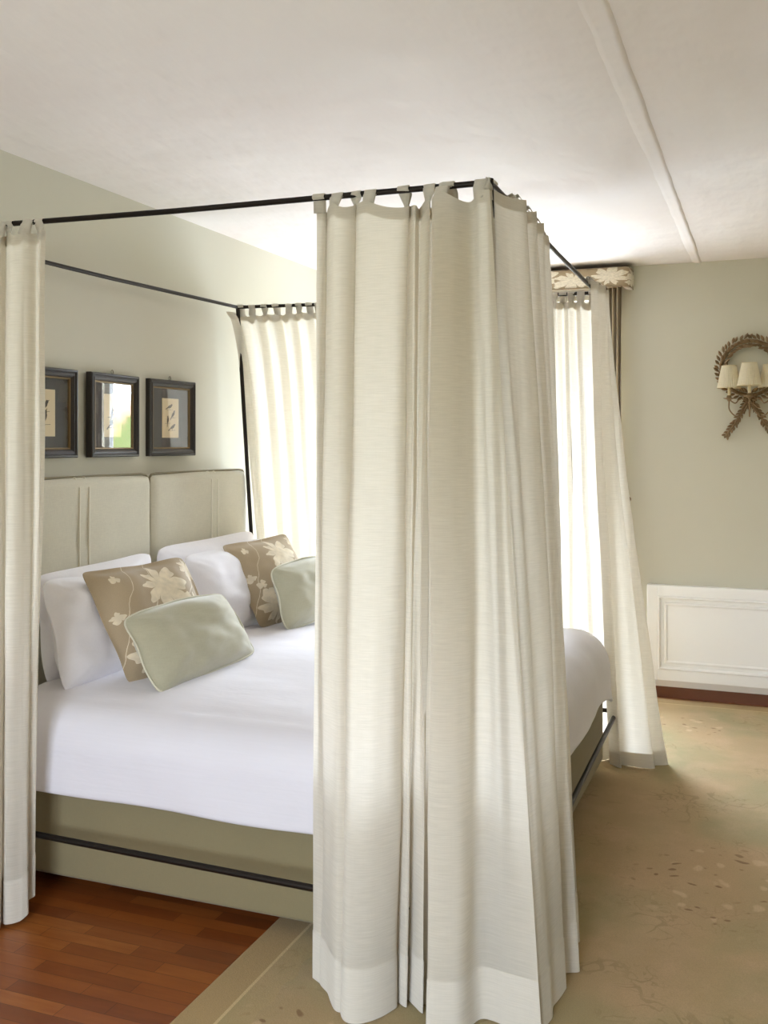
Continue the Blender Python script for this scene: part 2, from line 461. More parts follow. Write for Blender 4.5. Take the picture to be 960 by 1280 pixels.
# rough plaster ridge along the ceiling
def ridge():
    n = 160; vs = []; fs = []
    ys = np.linspace(YF, YB-.001, n)
    for y in ys:
        w0 = 2.410+.0035*fbm(y*4, 0, 1)
        w1 = 2.446+.022*(YB-y)/4+.0035*fbm(y*3, 5, 2)
        d = .007+.002*fbm(y*6, 2, 7); r = .004*max(0, fbm(y*7, 9, 3))
        for (x, z) in ((w0-.030, CEIL+.006), (w0, CEIL-d*.6), (w0+.010, CEIL-d*.8-r*.3), (w1-.016, CEIL-d*.85), (w1-.008, CEIL-d*1.2-r), (w1+.002, CEIL-d*.9), (w1+.012, CEIL+.006)):
            vs.append((x, y, z))
    k = 7
    for i in range(n-1):
        for j in range(k-1):
            a = i*k+j; fs.append((a, a+1, a+k+1, a+k))
    return struct(mesh_obj('trim_1', vs, fs, M['ceiling'], smooth=True))
ridge()
struct(MB().box((W1[1]+.02, YB-.016, 0), (XR, YB, .18)).box((W1[1]+.02, YB-.012, .18), (XR, YB, .19)).build('baseboard_back', M['white_paint']))
struct(MB().box((0, YF, 0), (.016, YB, .19)).build('baseboard_left', M['white_paint']))
# windows: casement frame with bars and panes
def window(name, W, y, lab=None):
    mb = MB(); x0, x1, z0, z1 = W; t = .055
    mb.box((x0, y, z0), (x0+t, y+.06, z1)); mb.box((x1-t, y, z0), (x1, y+.06, z1))
    mb.box((x0, y, z0), (x1, y+.06, z0+t)); mb.box((x0, y, z1-t), (x1, y+.06, z1))
    xm = (x0+x1)/2; mb.box((xm-.04, y-.01, z0), (xm+.04, y+.06, z1))
    w = struct(mb.build(name, M['white_paint']))
    for (a, b) in ((x0+t, xm-.04), (xm+.04, x1-t)):
        struct(MB().box((a, y+.028, z0+t), (b, y+.032, z1-t)).build('pane', M['glass_window'], w))
    return w
def wglass():
    m, t = new_mat('window_glass')
    tp = t.n('ShaderNodeBsdfTransparent', inp={'Color': (.97, .98, .97, 1)})
    gl = t.n('ShaderNodeBsdfGlossy', inp={'Roughness': .02})
    mx = t.n('ShaderNodeMixShader', inp={0: .05, 1: tp.outputs[0], 2: gl.outputs[0]})
    t.l(mx.outputs[0], t.out.inputs[0]); return m
M['glass_window'] = wglass()
window('window_1', W1, YB+.08)
window('added_fill_window', W_FILL, YF-.16)  # added window out of view, sized for the fill light it lets in

# ------------------------------------------------------------------ rug
def rug():
    x0, y0, x1, y1 = RUG
    nx, ny = 40, 90; vs = []; fs = []
    for j in range(ny+1):
        for i in range(nx+1):
            x = x0+(x1-x0)*i/nx; y = y0+(y1-y0)*j/ny
            vs.append((x, y, .009+.0015*fbm(x*2, y*2, .3)))
    for j in range(ny):
        for i in range(nx):
            a = j*(nx+1)+i; fs.append((a, a+1, a+nx+2, a+nx+1))
    m = len(vs); border = [i for i in range(nx+1)]+[(j+1)*(nx+1)-1 for j in range(1, ny+1)]+[ny*(nx+1)+i for i in range(nx-1, -1, -1)]+[j*(nx+1) for j in range(ny-1, 0, -1)]
    for b in border: vs.append((vs[b][0], vs[b][1], .0005))
    L = len(border)
    for k in range(L):
        fs.append((border[k], m+k, m+(k+1) % L, border[(k+1) % L]))
    o = mesh_obj('rug', vs, fs, M['rug'])
    return tag(o, 'large faded tan and pink floral rug with banded border on the parquet', 'rug')
rug()

# ------------------------------------------------------------------ bed
bed = thing('four_poster_bed', 'black iron four-poster bed with olive upholstered base and beige linen headboard', 'bed', (1.1, 4.05, 0))
bb = MB().box((.10, 3.00, .065), (2.09, 5.10, .43), .018).build('bed_base', M['base_fabric'], bed); auto_smooth(bb, 50)
for (x, y) in ((.35, 3.25), (1.85, 3.25), (.35, 4.85), (1.85, 4.85)):
    MB().lathe([(.0, 0), (.03, 0), (.036, .07), (0, .07)], (x, y, 0), 16).build('leg', M['plinth'], bed)
hb = None
for k, (y0, y1, ysm) in enumerate(((3.166, 4.100, 3.573), (4.106, 5.040, 4.66))):
    # padded panel, softly crowned
    n1, n2 = 34, 34; vs = []; fs = []
    z0, z1, xb, xf = .36, 1.508, .022, .105
    def H(u, v):
        e = min(u, 1-u, .5)*(y1-y0); ez = (1-v)*(z1-z0)
        r = .045
        a = math.sqrt(max(0, 1-((r-min(e, r))/r)**2)); b = math.sqrt(max(0, 1-((r-min(ez, r))/r)**2))
        return a*b
    for j in range(n2+1):
        for i in range(n1+1):
            u = .5-.5*math.cos(PI*i/n1); v = 1-(1-j/n2)**1.8
            y = y0+(y1-y0)*u; z = z0+(z1-z0)*v
            z -= .010*(1-math.sin(PI*u))*v if v > .9 else 0
            p = H(u, v)
            x = xb+.05+(xf-xb-.05)*p+.010*math.sin(PI*u)*p+.003*fbm(y*5, z*5, k)*p
            vs.append((x, y, z))
    F = len(vs)
    for (x, y, z) in vs[:F]: vs.append((xb, y, z))
    N = n1+1
    for j in range(n2):
        for i in range(n1):
            a = j*N+i; fs.append((a, a+1, a+N+1, a+N)); fs.append((F+a, F+a+N, F+a+N+1, F+a+1))
    for i in range(n1):
        fs.append((i, F+i, F+i+1, i+1)); a = n2*N+i; fs.append((a, a+1, F+a+1, F+a))
    for j in range(n2):
        a = j*N; fs.append((a, a+N, F+a+N, F+a)); a = j*N+n1; fs.append((a, F+a, F+a+N, a+N))
    pnl = mesh_obj('headboard_panel', shift(bed, vs), fs, M['head_fabric'], bed, True); auto_smooth(pnl, 60)
    # twin seam welts and edge piping
    def xs(y, z):
        u = (y-y0)/(y1-y0); v = (z-z0)/(z1-z0); p = H(u, v)
        return xb+.05+(xf-xb-.05)*p+.010*math.sin(PI*u)*p
    mb = MB()
    for s in (-.032, .032):
        pts = [(xs(ysm+s, z)+.001, ysm+s+.004*math.sin(z*4), z) for z in np.linspace(.5, z1-.004, 24)]
        pts.append((.03, ysm+s, z1+.002))
        mb.tube(pts, .0048, 8)
    auto_smooth(mb.build('seam_welt', M['welt'], pnl), 60)
    mb = MB()
    pts = [(.078, y1-.002, z) for z in np.linspace(.45, z1-.05, 12)]+[(.078, y1-.006, z1-.02), (.078, y1-.022, z1-.004)]+[(.078, y, z1+.0005) for y in np.linspace(y1-.06, y0+.06, 14)]+[(.078, y0+.02, z1-.004), (.078, y0+.004, z1-.02)]+[(.078, y0+.001, z) for z in np.linspace(z1-.05, .45, 12)]
    mb.tube(pts, .006, 8)
    auto_smooth(mb.build('piping', M['cord'], pnl), 60)

# iron canopy frame
cf = bed
ZC = 2.415
NF, FF, FH, NH = (2.115, 2.845, ZC), (2.056, 5.112, ZC), (.101, 4.925, ZC), (.030, 2.752, ZC)
NFl, FFl, FHl, NHl = (2.185, 2.800, .275), (2.135, 5.26, .275), (.150, 5.10, .275), (.060, 2.870, .275)
def flo(p, q):   # foot of a post: the line p-q carried down to the floor
    t = p[2]/(p[2]-q[2]); return tuple(p[i]+(q[i]-p[i])*t for i in range(2))+(.010,)
for a, b in ((NF, NFl), (FF, FFl), (FH, FHl), (NH, NHl)):
    f = flo(a, b); top = (a[0], a[1], a[2]+.010)
    auto_smooth(MB().tube([f, b, ((a[0]+b[0])/2, (a[1]+b[1])/2, (a[2]+b[2])/2), top], .011, 12).build('post', M['iron'], cf))
for a, b in ((NH, NF), (NF, FF), (FF, FH), (FH, NH)):
    auto_smooth(MB().tube([a, tuple((a[i]+b[i])/2-(.006 if i == 2 else 0) for i in range(3)), b], .0095, 12).build('canopy_rail', M['iron'], cf))
for a, b in ((NHl, NFl), (NFl, FFl), (FFl, FHl)):
    auto_smooth(MB().tube([a, b], .011, 12).build('lower_rail', M['iron'], cf))

# mattress and duvet
mt = MB().box((.13, 3.09, .40), (1.96, 5.02, .685), .07).build('mattress', M['sheet']); auto_smooth(mt, 60)
tag(mt, 'mattress in a white fitted sheet showing beneath the pillows at the headboard', 'mattress')
def duvet():
    xh, xe, ye0, ye1, R = .20, 1.985, 3.085, 5.00, .155
    LF, LS = .385, .385
    U = list(np.linspace(xh, xe, 46))+[xe+LF*k/22 for k in range(1, 23)]
    V = [ye0-LS*k/24 for k in range(24, 0, -1)]+list(np.linspace(ye0, ye1, 52))+[ye1+LS*k/22 for k in range(1, 23)]
    vs = []; fs = []
    for i, u in enumerate(U):
        for j, v in enumerate(V):
            du = max(0, u-xe); dv = max(0, ye0-v) if v < ye0 else max(0, v-ye1)
            d = math.hypot(du, dv); sx = du/d if d > 0 else 0; sy = (-(dv/d) if v < ye0 else dv/d) if d > 0 else 0
            Lm = LS-.04*(1-sx)*0
            d = min(d, .385)
            q = R*PI/2
            if d <= q: h, drop = R*math.sin(d/R), R*(1-math.cos(d/R))
            else: h, drop = R+(d-q)*.06, R+(d-q)
            x = min(u, xe)+h*sx; y = min(max(v, ye0), ye1)+h*sy
            crown = .055*math.sin(PI*min(1, max(0, (v-ye0)/(ye1-ye0))))**.6*(.55+.45*math.sin(PI*min(1, (u-xh+.25)/(xe-xh+.4))))
            z = .700-drop+crown
            if u > xe-.5: z += .030*min(1, (u-xe+.5)/.4)*min(1, max(0, (v-ye0)/.5))*max(0, 1-du/.3)
            # long soft wrinkles
            w = .007*fbm(u*2.2, v*4.0, 1.3, 3)+.004*fbm(u*7, v*3, 8.1, 2)
            ang = math.sin((u*1.0-v*.15)*5+2*fbm(u*1.4, v*1.4, 4.0))
            w += .003*ang
            side = min(1, d/.25)
            if d > 0:
                wv = .013*math.sin(u*6.0+.8)*sx*0 + (.005*math.sin(u*4.1+1.0)+.002*math.sin(u*11))*abs(sy)*side+(.014*math.sin(v*6.2))*abs(sx)*side
                x += (w+wv*.8)*sx; y += (w+wv*.8)*sy; z += w*.4
                if d > q:  # hem height swings a little
                    k = (d-q)/(.385-q)
                    z += k*(.008*math.sin(u*2.6+.9)*abs(sy)-.012*(xe-u)/1.5*abs(sy)+.003*math.sin(u*9)*abs(sy)+.02*math.sin(v*4.4+.5)*abs(sx))
            else: z += w
            # a diagonal pulled crease on the near side
            if v < ye0+.05:
                c = u-(.865+.10*(ye0-v)); 
                y -= .012*math.exp(-(c/.018)**2)*min(1, (ye0+.05-v)/.15)*max(0, 1-(ye0-v)/.5)
            vs.append((x, y, z))
    N = len(V)
    for i in range(len(U)-1):
        for j in range(N-1):
            a = i*N+j; fs.append((a, a+N, a+N+1, a+1))
    o = mesh_obj('duvet', vs, fs, M['sheet'], smooth=True)
    so = o.modifiers.new('thickness', 'SOLIDIFY'); so.thickness = .022; so.offset = -1
    sb = o.modifiers.new('soft', 'SUBSURF'); sb.levels = 1; sb.render_levels = 1
    return tag(o, 'white cotton duvet spread over the bed and hanging down its sides', 'duvet')
duvet()

# ------------------------------------------------------------------ pillows and cushions
def cushion(parent, name, bl, br, tl, tr, T, mat, flange=0.0, pinch=.06, n=30, seed=0, wr=.006, droop=0.0, rnd_n=14):
    """stuffed pad over a four-corner patch; returns its mesh object, closed front and back"""
    bl, br, tl, tr = [np.array(p, float) for p in (bl, br, tl, tr)]
    nr = np.cross(br-bl, tl-bl); nr /= np.linalg.norm(nr)
    vs = []; uv = []; fs = []
    s0 = 1-flange
    def prof(a):
        a = abs(a)/s0
        return 0 if a >= 1 else (1-a**2.6)**.62
    for side in (1, -1):
        for j in range(n+1):
            for i in range(n+1):
                a = math.sin(PI*(i/n-.5))*.35+(2*i/n-1)*.65; b = math.sin(PI*(j/n-.5))*.35+(2*j/n-1)*.65
                kk = max(abs(a), abs(b))/((abs(a)**rnd_n+abs(b)**rnd_n)**(1/rnd_n)+1e-9); a *= kk; b *= kk
                pa = a*(1-pinch*(1-b*b)*abs(a)); pb = b*(1-pinch*(1-a*a)*abs(b))
                u, v = (pa+1)/2, (pb+1)/2
                p = bl*(1-u)*(1-v)+br*u*(1-v)+tl*(1-u)*v+tr*u*v
                t = T*prof(a)*prof(b)
                edge = prof(a)*prof(b)
                w = wr*fbm(u*3.1+seed, v*3.1, side*1.7+seed, 3)*(.3+edge)
                # tension creases running in from the corners
                cr = wr*.8*math.sin(18*math.atan2(1.02-abs(b), 1.02-abs(a))+seed)*math.exp(-((1-abs(a))**2+(1-abs(b))**2)/.10)*min(1, edge*3)
                fl = .006*math.sin(7*a+5*b+seed)*(1 if edge == 0 else max(0, 1-edge*4))
                p = p+nr*(side*(t*.5+(w+cr)*(.35+.65*min(1, edge*2))+.0016)+fl)
                p[2] -= droop*(1-abs(a))*v*v
                vs.append(p); uv.append((u, v))
    N = n+1; F = N*N
    for j in range(n):
        for i in range(n):
            a = j*N+i; fs.append((a, a+1, a+N+1, a+N)); fs.append((F+a, F+a+N, F+a+N+1, F+a+1))
    for i in range(n):
        fs.append((i, F+i, F+i+1, i+1)); a = n*N+i; fs.append((a, a+1, F+a+1, F+a))
        a = i*N; fs.append((a, a+N, F+a+N, F+a)); a = i*N+n; fs.append((a, F+a, F+a+N, a+N))
    o = mesh_obj(name, shift(parent, vs), fs, mat, parent, True, uv)
    sb = o.modifiers.new('soft', 'SUBSURF'); sb.levels = 1; sb.render_levels = 1
    return o, nr
def edge_cord(parent, o_corners, nr, s, pinch, r, mat, name, seed=0, droop=0.0):
    bl, br, tl, tr = [np.array(p, float) for p in o_corners]
    pts = []; rnd_n = 9 if s > .95 else 14
    for k in range(97):
        q = k/96*4; sd = int(q) % 4; f = (q-int(q))*2-1
        a, b = ((f, -1), (1, f), (-f, 1), (-1, -f))[sd]
        kk = max(abs(a), abs(b))/((abs(a)**rnd_n+abs(b)**rnd_n)**(1/rnd_n)+1e-9); a *= s*kk; b *= s*kk
        pa = a*(1-pinch*(1-b*b)*abs(a)); pb = b*(1-pinch*(1-a*a)*abs(b))
        u, v = (pa+1)/2, (pb+1)/2
        q_ = bl*(1-u)*(1-v)+br*u*(1-v)+tl*(1-u)*v+tr*u*v+nr*(.002+.006*math.sin(7*a/s+5*b/s+seed)); q_[2] -= droop*(1-abs(a/s))*v*v; pts.append(q_)
    return auto_smooth(MB().tube(pts, r, 6).build(name, mat, parent), 80)

def pillow(corners, T, label, seed):
    o, _ = cushion(None, 'pillow', *corners, T, M['pillowcase'], flange=.03, pinch=.03, seed=seed, wr=.026, rnd_n=10)
    return tag(o, label, 'pillow', 'white pillows against the headboard')
#          bl                 br                 tl                 tr
pillow([(.215,3.20,.685),(.225,3.96,.685),(.165,3.18,1.135),(.175,3.99,1.155)], .18, 'white pillow against the near headboard panel, behind another white pillow', 1)
pillow([(.375,3.12,.685),(.385,3.86,.690),(.275,3.10,1.135),(.275,3.84,1.100)], .22, 'front white pillow of the near pair, behind the large floral cushion', 2)
pillow([(.215,4.06,.685),(.225,4.93,.685),(.165,4.02,1.165),(.185,4.95,1.18)], .18, 'white pillow against the far headboard panel, behind another white pillow', 3)
pillow([(.395,4.10,.695),(.405,4.90,.695),(.285,4.06,1.125),(.285,4.88,1.145)], .22, 'front white pillow of the far pair, behind the far floral cushion', 4)

def scatter(kind, corners, T, label, grp, seed):
    name = kind+'_cushion'
    base = tuple((np.array(corners[0])+np.array(corners[1]))/2)
    t = thing(name, label, 'cushion', base, grp)
    if kind == 'floral':
        o, nr = cushion(t, 'cover', *corners, T, M['floral'], flange=.085, pinch=.05, seed=seed, wr=.014)
        edge_cord(t, corners, nr, .905, .05, .0028, M['floral_cord'], 'seam', seed)
    else:
        o, nr = cushion(t, 'cover', *corners, T, M['sage'], flange=.05, pinch=.015, seed=seed, wr=.020, rnd_n=9, droop=-.018)
        edge_cord(t, corners, nr, .985, .015, .0042, M['sage_edge'], 'edge_cord', seed, -.018)
    return t
M['floral_cord'] = fabric('floral_cushion_seam', srgb(140, 124, 98), 500, .05)
scatter('floral', [(.560,3.262,.715),(.735,3.745,.725),(.335,3.250,1.150),(.500,3.745,1.170)], .17, 'large square floral cushion nearest, leaning behind the near sage cushion', 'square floral cushions', 5)
scatter('floral', [(.520,4.400,.735),(.650,4.880,.745),(.310,4.385,1.150),(.430,4.880,1.175)], .17, 'far square floral cushion leaning behind the far sage cushion', 'square floral cushions', 6)
scatter('sage', [(.750,3.180,.705),(.835,3.800,.760),(.585,3.175,.995),(.690,3.760,1.020)], .18, 'rectangular sage velvet cushion nearest, at the front of the near pillows', 'sage cushions', 7)
scatter('sage', [(.680,4.370,.735),(.760,4.930,.765),(.590,4.370,1.045),(.680,4.920,1.065)], .17, 'far sage velvet cushion partly hidden by the foot curtain', 'sage cushions', 8)

# ------------------------------------------------------------------ canopy curtains
def curtain(label, top, bot, rail, tabs, zt=2.386, zb=.012, zbots=None, name='canopy_curtain', group='linen canopy curtains', seed=0, sag=.032, seg=9, rows=64, mats=('linen', 'hem'), gather=None, hem=.15, cat='curtain', ease=1.0, pool=0.0):
    """cloth between a folded top line and a folded hem line; rail=(A,B); tabs: knot positions of the loops"""
    A, B = [np.array(p, float) for p in rail]
    rd = (B-A)/np.linalg.norm(B-A)
    T2 = catmull(top, seg); B2 = catmull(bot, seg); n = len(T2)
    zl = np.interp(np.arange(n)/seg, np.arange(len(bot)), zbots) if zbots is not None else np.full(n, zb)
    tk = sorted(tabs) if tabs else []
    def ztop(q):   # sag between the loops
        if not tk: return zt
        lo = max([k for k in tk if k <= q], default=None); hi = min([k for k in tk if k > q], default=None)
        if lo is None or hi is None: return zt-.004
        f = (q-lo)/(hi-lo)
        i0, i1 = int(lo*seg), min(int(hi*seg), n-1)
        gap = np.linalg.norm(T2[i1]-T2[i0])
        return zt-min(sag, gap*.28)*math.sin(PI*f)**.8
    arc = np.concatenate([[0], np.cumsum(np.linalg.norm(np.diff((T2+B2)/2, axis=0), axis=1))])
    base = np.append((B2.mean(0)), 0)
    t = thing(name, label, cat, tuple(base), group)
    P = np.zeros((rows+1, n, 3)); UV = np.zeros((rows+1, n, 2))
    for r in range(rows+1):
        f = r/rows
        g = f**ease
        for c in range(n):
            q = c/seg
            z1 = ztop(q); z0 = zl[c]
            z = z1+(z0-z1)*f
            p = T2[c]*(1-g)+B2[c]*g
            # folds soften and wander on the way down
            wob = .018*fbm(q*.8+seed, f*1.6, seed*3.3, 2)*math.sin(PI*min(1, f*1.1))+.004*fbm(q*1.4, f*5, seed+9.0, 2)*min(1, f*4)
            wob2 = .010*fbm(q*.45, f*1.8, seed*5.1+2, 2)*math.sin(PI*min(1, f*1.1))
            tg = T2[min(c+1, n-1)]-T2[max(c-1, 0)]; tg = tg/(np.linalg.norm(tg)+1e-9)
            p = p+np.array([-tg[1], tg[0]])*wob+tg*wob2
            P[r, c] = (p[0], p[1], z); UV[r, c] = (arc[c], z)
            if pool and f > .93: P[r, c, :2] += np.array([-tg[1], tg[0]])*pool*(f-.93)/.07*math.sin(q*1.9+seed)
    def sheet_mesh(nm, r0, r1, mat, off=0.0, both=False):
        vs = []; uv = []; fs = []
        offs = (off, -off) if both else (off,)
        for o_ in offs:
            b = len(vs)
            for r in range(r0, r1+1):
                for c in range(n):
                    tg = P[r, min(c+1, n-1)]-P[r, max(c-1, 0)]; tg[2] = 0; tg = tg/(np.linalg.norm(tg)+1e-9)
                    p = P[r, c]+np.array([-tg[1], tg[0], 0])*o_
                    vs.append(p); uv.append(UV[r, c])
            for r in range(r1-r0):
                for c in range(n-1):
                    a = b+r*n+c; fs.append((a, a+n, a+n+1, a+1))
        return mesh_obj(nm, shift(t, vs), fs, M[mat], t, True, uv)
    sheet_mesh('drape', 0, rows, mats[0])
    zz = (zt-zb)/rows
    sheet_mesh('hem', rows-max(1, round(hem/zz)), rows, mats[1], .0016, True)
    if tk:
        sheet_mesh('heading', 0, max(1, round(.055/zz)), mats[1], .0016, True)
    for q in tk:
        i = min(n-1, int(round(q*seg))); p = np.array([T2[i][0], T2[i][1], ztop(q)])
        s = np.dot(np.append(T2[i], A[2])-A, rd); L = np.linalg.norm(B-A); s = min(max(s, .02), L-.005); R0 = A+rd*s
        R0[2] = ZC-.012*(s/L)*(1-s/L)*2 if A[2] == ZC else A[2]
        side = np.cross(rd, (0, 0, 1)); side /= np.linalg.norm(side)
        w = .019; rr = .0125
        loop = [p+np.array((0, 0, -.02)), p*.65+np.append(R0[:2], p[2])*.35+np.array((0, 0, .016))]
        sg = 1 if np.dot(p-R0, side) >= 0 else -1
        for k in range(9):
            a = PI*k/8; loop.append(R0+side*sg*rr*math.cos(a)+np.array((0, 0, rr*math.sin(a))))
        loop += [np.append(R0[:2], p[2]+.018)*.6+(p+np.array((0, 0, .018)))*.4-side*sg*.003, p+np.array((0, 0, -.02))-side*sg*.004]
        tg = T2[min(i+2, n-1)]-T2[max(i-2, 0)]; tg = np.append(tg/(np.linalg.norm(tg)+1e-9), 0)
        if np.dot(tg, rd) < 0: tg = -tg
        vs = []; uv = []; fs = []
        for k, c in enumerate(loop):
            wd = tg if k in (0, len(loop)-1) else rd*.8+tg*.2
            wd = wd/np.linalg.norm(wd)
            vs += [c-wd*w, c, c+wd*w]; uv += [(q*.1, c[2]), (q*.1+.02, c[2]), (q*.1+.04, c[2])]
        for k in range(len(loop)-1):
            for h in range(2): fs.append((k*3+h, k*3+h+1, k*3+h+4, k*3+h+3))
        ob = mesh_obj('tab', shift(t, vs), fs, M[mats[1]], t, True, uv)
        so = ob.modifiers.new('thickness', 'SOLIDIFY'); so.thickness = .002
    return t

# nearest corner, side panel on the near rail
near_top = [(1.568,2.825),(1.594,2.832),(1.574,2.866),(1.622,2.806),(1.668,2.792),(1.704,2.812),(1.668,2.868),(1.714,2.812),(1.799,2.803),(1.872,2.815),(1.848,2.860),(1.897,2.811),(1.890,2.855),(1.943,2.811),(1.928,2.856),(2.058,2.872),(1.962,2.792),(2.020,2.787),(2.063,2.820),(2.095,2.806),(2.128,2.803)]
near_bot = [(1.568,2.790),(1.618,2.765),(1.585,2.790),(1.640,2.738),(1.712,2.664),(1.748,2.700),(1.682,2.770),(1.742,2.638),(1.814,2.648),(1.862,2.735),(1.832,2.780),(1.890,2.745),(1.878,2.785),(1.945,2.735),(1.930,2.775),(2.075,2.790),(1.985,2.662),(2.070,2.672),(2.110,2.765),(2.194,2.758),(2.290,2.745)]
near_top = [(x, 2.822+(y-2.822)*1.45) for x, y in near_top]
near_bot = [(x, 2.735+(y-2.735)*1.12) for x, y in near_bot]
curtain('cream linen curtain on the near side rail at the bed corner closest in view', near_top, near_bot, (NH, NF), [0.3, 3.4, 5.2, 7.4, 9.8, 12.8, 14.5, 16.6, 18.9], seed=1)
foot_top = [(2.112,2.806),(2.120,2.83),(2.134,2.90),(2.150,2.975),(2.172,3.06),(2.135,3.11),(2.138,3.15),(2.168,3.22),(2.130,3.27),(2.132,3.31),(2.154,3.40),(2.120,3.46),(2.132,3.55),(2.114,3.68)]
foot_bot = [(2.280,2.775),(2.29,2.80),(2.295,2.86),(2.290,2.93),(2.305,3.02),(2.275,3.06),(2.275,3.10),(2.325,3.13),(2.265,3.19),(2.262,3.24),(2.290,3.32),(2.245,3.37),(2.262,3.44),(2.240,3.52)]
curtain('cream linen curtain panel on the foot rail beside the nearest corner', foot_top, foot_bot, (NF, FF), [0.4, 4, 7, 10, 12.5], seed=2, zt=2.408, sag=.016)
# far foot corner
fs_top = [(1.80,5.06),(1.825,5.11),(1.86,5.06),(1.885,5.12),(1.92,5.07),(1.945,5.13),(1.98,5.08),(2.01,5.13),(2.05,5.135)]
fs_bot = [(1.74,5.24),(1.78,5.30),(1.83,5.23),(1.88,5.30),(1.94,5.24),(1.99,5.31),(2.05,5.26),(2.10,5.31),(2.15,5.33)]
curtain('white linen curtain on the far side rail by the foot corner, backlit by the window', fs_top, fs_bot, (FH, FF), [0.2, 1.5, 3, 4.5, 6, 7.6], seed=3)
ff_top = [(2.085,4.76),(2.115,4.80),(2.083,4.86),(2.120,4.92),(2.118,4.98),(2.080,5.02),(2.12,5.07),(2.090,5.135),(2.05,5.15)]
ff_bot = [(2.105,5.22),(2.165,5.17),(2.150,5.225),(2.255,5.215),(2.325,5.225),(2.320,5.275),(2.385,5.315),(2.32,5.37),(2.20,5.36)]
curtain('white linen curtain panel on the foot rail at the far corner, flared at the floor', ff_top, ff_bot, (NF, FF), [0.2, 1.6, 3.3, 5, 6.6], seed=4, zt=2.424, sag=.006, hem=.06, ease=1.3)
# head far corner
fh_top = [(.076,4.84),(.100,4.88),(.082,4.945),(.14,4.962),(.19,4.93),(.225,4.98),(.30,4.93),(.335,4.985),(.40,4.94),(.43,4.985),(.49,4.95),(.53,4.995),(.585,4.955)]
fh_bot = [(.175,5.16),(.215,5.18),(.20,5.22),(.245,5.25),(.27,5.20),(.30,5.27),(.345,5.21),(.38,5.27),(.43,5.21),(.46,5.27),(.51,5.21),(.55,5.27),(.59,5.21)]
curtain('white linen curtain beside the headboard on the far side rail', fh_top, fh_bot, (FH, FF), [2.6, 4, 5.4, 6.8, 8.2, 9.6, 10.8, 11.8], seed=5, ease=.55)
# head near corner, left edge of the view
lt_top = [(.075,2.76),(.12,2.72),(.15,2.79),(.181,2.756),(.261,2.729),(.257,2.789),(.362,2.734),(.403,2.746),(.387,2.795),(.458,2.738),(.500,2.735),(.516,2.752),(.530,2.785),(.562,2.760),(.566,2.783)]
lt_bot = [(.07,2.76),(.11,2.70),(.13,2.78),(.155,2.745),(.275,2.696),(.27,2.757),(.394,2.681),(.448,2.689),(.375,2.79),(.435,2.726),(.475,2.759),(.485,2.79),(.455,2.82),(.475,2.835),(.455,2.85)]
lt_z = [.012]*10+[.014,.03,.05,.07,.09]
curtain('white linen curtain on the near rail at the head end, at the left edge', lt_top, lt_bot, (NH, NF), [0.3, 2, 3.6, 5.2, 6.8, 8.6, 10.4, 12.6], zbots=lt_z, seed=6)

